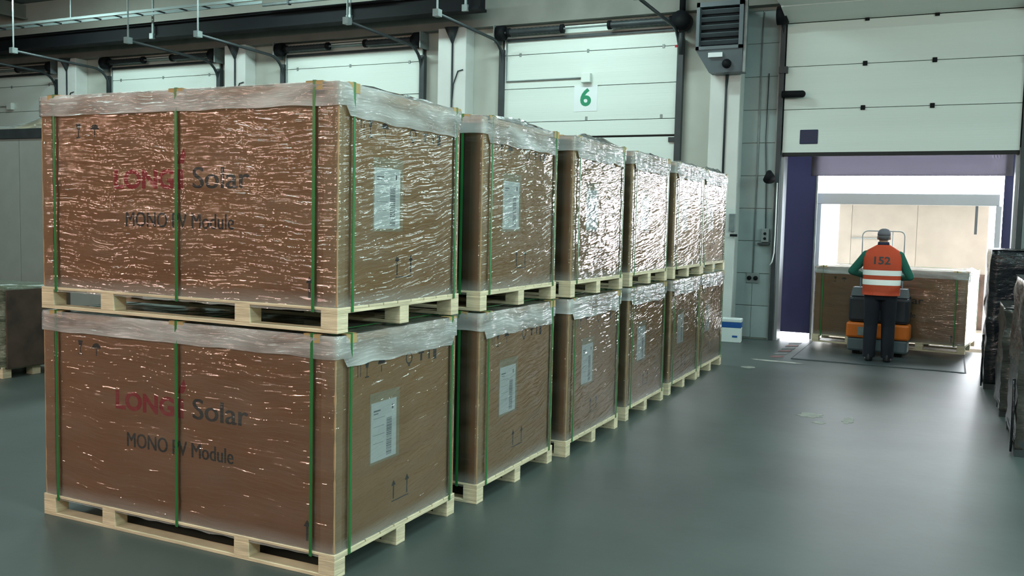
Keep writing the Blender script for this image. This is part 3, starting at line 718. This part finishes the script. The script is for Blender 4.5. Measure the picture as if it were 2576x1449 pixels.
# head, tipped a little forward
b.ball((0, .075, 1.705), .076, .096, .100, 24, 16); b.ball((0, .115, 1.645), .058, .062, .062); b.ball((0, .166, 1.618), .022, .018, .018)
b.ball((0, .178, 1.675), .013, .020, .022); b.ball((0, .190, 1.665), .014, .012, .010)          # nose
b.ball((0, .168, 1.640), .024, .012, .007); b.ball((0, .166, 1.630), .022, .012, .007)           # lips
for sx in (-1, 1):
    b.ball((sx * .079, .075, 1.685), .010, .022, .034)                                            # ears
    b.ball((sx * .030, .152, 1.708), .017, .014, .012)                                            # eyes
    b.ball((sx * .030, .160, 1.728), .022, .012, .006)                                            # brows
    # legs
    hx = sx * .105
    b.loft([ell(hx, 0, .90, .106, .118, 20), ell(hx, .005, .75, .104, .112, 20), ell(hx * 1.02, .01, .58, .096, .098, 20), ell(hx * 1.05, .012, .48, .088, .090, 20), ell(hx * 1.08, 0, .34, .086, .088, 20), ell(hx * 1.10, -.012, .18, .082, .082, 20), ell(hx * 1.12, -.012, .05, .080, .084, 20)])
    # arms
    sh_ = Vector((sx * .205, .02, 1.435)); el = Vector((-.385, .06, 1.215)) if sx < 0 else Vector((.350, .06, 1.165)); wr = Vector((sx * .165, .265, 1.125))
    b.capsule(sh_, sh_.lerp(el, .5), .072, .062); b.capsule(sh_.lerp(el, .5), el, .062, .054)
    b.capsule(el, el.lerp(wr, .5), .054, .046); b.capsule(el.lerp(wr, .5), wr, .046, .036)
    # hand closed round the tiller handle
    hd = Vector((sx * .125, .315, 1.135))
    b.capsule(wr, hd, .030, .030)
    b.ball(hd, .042, .040, .024)
    for f, (off, ln) in enumerate(((-.033, .026), (-.011, .030), (.011, .028), (.033, .021))):
        k0 = hd + Vector((off, .032, .008)); k1 = k0 + Vector((0, .018 + ln * .5, .008)); k2 = k1 + Vector((0, .010, -.022 - ln * .3)); k3 = k2 + Vector((0, -.020, -.012))
        b.capsule(k0, k1, .0095, .009); b.capsule(k1, k2, .009, .0085); b.capsule(k2, k3, .0085, .008)
    t0 = hd + Vector((-sx * .036, -.005, 0)); t1 = t0 + Vector((-sx * .014, .026, -.012)); t2 = t1 + Vector((sx * .006, .024, -.008))
    b.capsule(t0, t1, .012, .011); b.capsule(t1, t2, .011, .009)
bme = b.mesh('body', M['trouser'], True)
body = add('body', bme, mn)
rm = body.modifiers.new('r', 'REMESH'); rm.mode = 'VOXEL'; rm.voxel_size = .0065; rm.use_smooth_shade = True
smt = body.modifiers.new('s', 'SMOOTH'); smt.factor = .5; smt.iterations = 3
bpy.context.view_layer.update()
me2 = bpy.data.meshes.new_from_object(body.evaluated_get(bpy.context.evaluated_depsgraph_get()))
body.modifiers.clear(); body.data = me2; me2.name = 'body'
me2.materials.clear()
for k in ('trouser', 'greencloth', 'skin'): me2.materials.append(M[k])
idx = []
for p_ in me2.polygons:
    c = p_.center
    handz = c.y > .262 and c.z < 1.4
    idx.append(2 if (c.z > 1.575 or handz) else 1 if c.z > .915 and not (c.z < .93) else 0)
me2.polygons.foreach_set('material_index', idx); me2.polygons.foreach_set('use_smooth', [True] * len(idx))
for sx in (-1, 1):
    hx = sx * .118
    bt = B().loft([ell(hx, .03, .0, .052, .135, 20, .8), ell(hx, .03, .03, .054, .138, 20, .8), ell(hx, .02, .065, .050, .120, 20, .9), ell(hx, -.02, .10, .046, .075, 20), ell(hx, -.03, .13, .044, .055, 20)])
    part('boot', bt, M['boot'], mn, True)
# cap with a short peak, hair below it
cp = B(); rings = []
for z, q in ((1.712, 1.0), (1.745, 1.0), (1.775, .88), (1.797, .62), (1.808, .25)):
    rings.append(ell(0, .070, z, .084 * q, .104 * q, 24))
cp.loft(rings)
cp.loft([ell(0, .17, 1.722, .062, .060, 20), ell(0, .17, 1.730, .060, .058, 20)])
part('cap', cp, M['cap'], mn, True)
part('hair', B().loft([ell(0, .055, 1.655, .066, .080, 20), ell(0, .066, 1.69, .079, .095, 20), ell(0, .07, 1.715, .082, .100, 20)]), M['hair'], mn, True)
part('shirt_collar', B().loft([ell(0, .045, 1.575, .078, .078, 20), ell(0, .055, 1.625, .070, .072, 20)]), M['navy'], mn, True)
# vest
VR = [(.905, .238, .172, 0.), (.96, .240, .174, 0), (1.05, .238, .172, 0), (1.15, .240, .170, .01), (1.25, .244, .167, .01), (1.34, .248, .160, .015), (1.41, .249, .150, .02), (1.46, .243, .136, .025), (1.505, .212, .116, .035), (1.55, .140, .096, .042), (1.585, .085, .083, .046)]
def vest_at(z, g=0):
    for (a, b_) in zip(VR[:-1], VR[1:]):
        if a[0] <= z <= b_[0]:
            f = (z - a[0]) / (b_[0] - a[0]); return [a[i] + (b_[i] - a[i]) * f + (g if i in (1, 2) else 0) for i in range(1, 4)]
    return list(VR[-1][1:]) if z > VR[-1][0] else list(VR[0][1:])
vb = B(); vb.loft([ell(0, c, z, rx, ry, 40, .82) for z, rx, ry, c in VR], cap=False)
bmesh.ops.solidify(vb.bm, geom=vb.bm.faces[:], thickness=.006)
vest = part('safety_vest', vb, M['orange'], mn, True, label='orange high-visibility vest')
for z0, z1 in ((1.175, 1.245), (1.045, 1.118)):
    rr = [vest_at(z0 + (z1 - z0) * k / 4, .004) for k in range(5)]
    sb = B(); sb.loft([ell(0, rr[k][2], z0 + (z1 - z0) * k / 4, rr[k][0], rr[k][1], 40, .82) for k in range(5)], cap=False)
    add('reflective_stripe', sb.mesh('reflective_stripe', M['reflect'], True), vest)
nm = text_mesh('vest_number', '152', M['ink'], .205, .105, .02)
for v in nm.vertices:
    x = v.co.x - .1025; z = v.co.z + 1.325
    rx, ry, c = vest_at(z, .003)
    tt = min(.999, abs(x) / rx) ** (1 / .82); yy = c - ry * (math.sqrt(1 - tt * tt)) ** .82
    v.co = Vector((x, yy - .002 + v.co.y, z))
add('vest_number', nm, vest)['label'] = 'black number 152 on the back'

# ------------------------------------------------------------------ black wrapped pallets along the right
def wrapped_block(name, label, x0, x1, y0, y1, z1, m, seed, group, tail=False):
    t = thing(name, label, 'pallet load', (x0, y0, 0), 0, group)
    w, d = x1 - x0, y1 - y0
    pf = part('pallet_frame', B().box(0, w, 0, d, .10, .13), M['dark'], t)
    for xx in (0, w / 2 - .05, w - .1):
        for yy in (0, d / 2 - .05, d - .1): part('block', B().box(xx, xx + .1, yy, yy + .1, .0, .10), M['dark'], pf)
    b = B(); rings = []; n = 14
    def rp():
        o = []
        for k in range(n): o.append((w * k / n, 0))
        for k in range(n): o.append((w, d * k / n))
        for k in range(n): o.append((w - w * k / n, d))
        for k in range(n): o.append((0, d - d * k / n))
        return o
    ps = rp(); nz = 26
    for j in range(nz + 1):
        z = .06 + (z1 - .06) * j / nz; ring = []
        for x, y in ps:
            dx = noise.noise((x * 3 + seed, y * 3, z * 6)) * .022 + noise.noise((x * 9 + seed, y * 9, z * 17)) * .008
            cx = (x - w / 2) / (w / 2); cyy = (y - d / 2) / (d / 2)
            ring.append(Vector((x + dx * cx, y + dx * cyy, z + (.012 * noise.noise((x * 8, y * 8, seed)) if j in (0, nz) else 0))))
        rings.append(ring)
    b.loft(rings)
    part('stretch_wrap', b, m, t, True)
    tb = B()
    nx = 10; g = [[tb.bm.verts.new((w * i / nx, d * k / nx, z1 + .006 + .016 * noise.noise((i * .8, k * .8, seed)))) for i in range(nx + 1)] for k in range(nx + 1)]
    for k in range(nx):
        for i in range(nx): tb.bm.faces.new((g[k][i], g[k][i + 1], g[k + 1][i + 1], g[k + 1][i]))
    bmesh.ops.solidify(tb.bm, geom=tb.bm.faces[:], thickness=.01)
    part('top_sheet', tb, M['smokefilm'], t, True)
    if tail:
        q = B(); pts = []
        for k in range(9):
            z = .02 + k * .075; ww = .02 + .075 * math.sin(k / 8 * math.pi) + .012 * noise.noise((k * 1.3, seed, 0))
            pts.append([Vector((-.03 - .01 * k / 8, .10 - ww, z)), Vector((-.03, .10 + ww, z)), Vector((-.012, .10 + ww, z)), Vector((-.015, .10 - ww, z))])
        q.loft(pts); part('film_tail', q, M['blackfilm'], t, True)
    return t
G2 = 'black wrapped pallets along the right edge'
wrapped_block('black_wrapped_pallet', 'tall black film wrapped pallet standing farthest along the right edge, near the doorway', 3.11, 4.25, 8.15, 9.35, 1.60, M['blackfilm'], 3, G2, True)
wrapped_block('black_wrapped_pallet', 'low smoky film wrapped pallet, middle one along the right edge', 3.20, 4.3, 6.45, 7.65, 1.06, M['smokefilm'], 11, G2)
wrapped_block('black_wrapped_pallet', 'smoky film wrapped pallet nearest the camera along the right edge', 3.235, 4.4, 4.70, 5.95, 1.42, M['smokefilm'], 17, G2, True)

# ------------------------------------------------------------------ far left: enclosure, heap on it, wrapped pallet
en = thing('grey_enclosure', 'grey panelled enclosure with a dark top rail behind the nearest stack at far left', 'enclosure', (-16.0, 7.0, 0))
part('core', B().box(0, 6.2, .04, 2.2, 0, 3.02), M['greypanel'], en)
for k in range(6):
    part('wall_panel', B().box(.02 + k * 1.03, .02 + k * 1.03 + 1.02, 0, .04, 0, 3.02, bev=.004), M['greypanel'], en)
part('top_rail', B().box(-.02, 6.22, -.03, 2.22, 3.02, 3.19, bev=.006), M['dark'], en)
b = B(); nx, ny = 26, 14; g = []
for j in range(ny + 1):
    row = []
    for i in range(nx + 1):
        u, v = i / nx, j / ny; e = min(1, min(u, 1 - u) * 4) * min(1, min(v, 1 - v) * 4)
        z = (.10 + .28 * math.exp(-((u - .62) / .13) ** 2) + .10 * noise.noise((u * 6, v * 5, 2))) * e + .004
        row.append(b.bm.verts.new((-13.7 + 3.3 * u, 7.05 + 1.6 * v, 3.19 + max(.003, z))))
    g.append(row)
for j in range(ny):
    for i in range(nx): b.bm.faces.new((g[j][i], g[j][i + 1], g[j + 1][i + 1], g[j + 1][i]))
o = add('crumpled_sheet', b.mesh('crumpled_sheet', M['tarp'], True)); tag(o, 'tan crumpled plastic sheet heaped on top of the grey enclosure', 'sheet')

lp = thing('green_wrapped_pallet', 'low green-grey goods in clear wrap on a pallet left of the nearest stack', 'pallet load', (-7.55, 2.75, 0))
pf = part('pallet_frame', B().box(0, 1.18, 0, .8, .09, .12), M['wood'], lp)
for xx in (0, .54, 1.08):
    for yy in (0, .35, .7): part('block', B().box(xx, xx + .1, yy, yy + .1, 0, .09), M['wood'], pf)
b = B(); rings = []
ps = ring_pts(0, 1.20, 0, .82, .09, 24, 18)
for j in range(25):
    z = .10 + .87 * j / 24
    rings.append([Vector((x + .03 * noise.noise((x * 4, y * 4, z * 9)), y + .03 * noise.noise((x * 4 + 5, y * 4, z * 9)), z)) for x, y in ps])
b.loft(rings); part('wrapped_goods', b, M['greenfilm'], lp, True)
part('side_shade', B().box(1.215, 1.235, .02, .80, .11, .95), M['brownply'], lp, label='dark sheet standing in for the shaded right side')  # dark sheet added for the shade on the right side of the goods
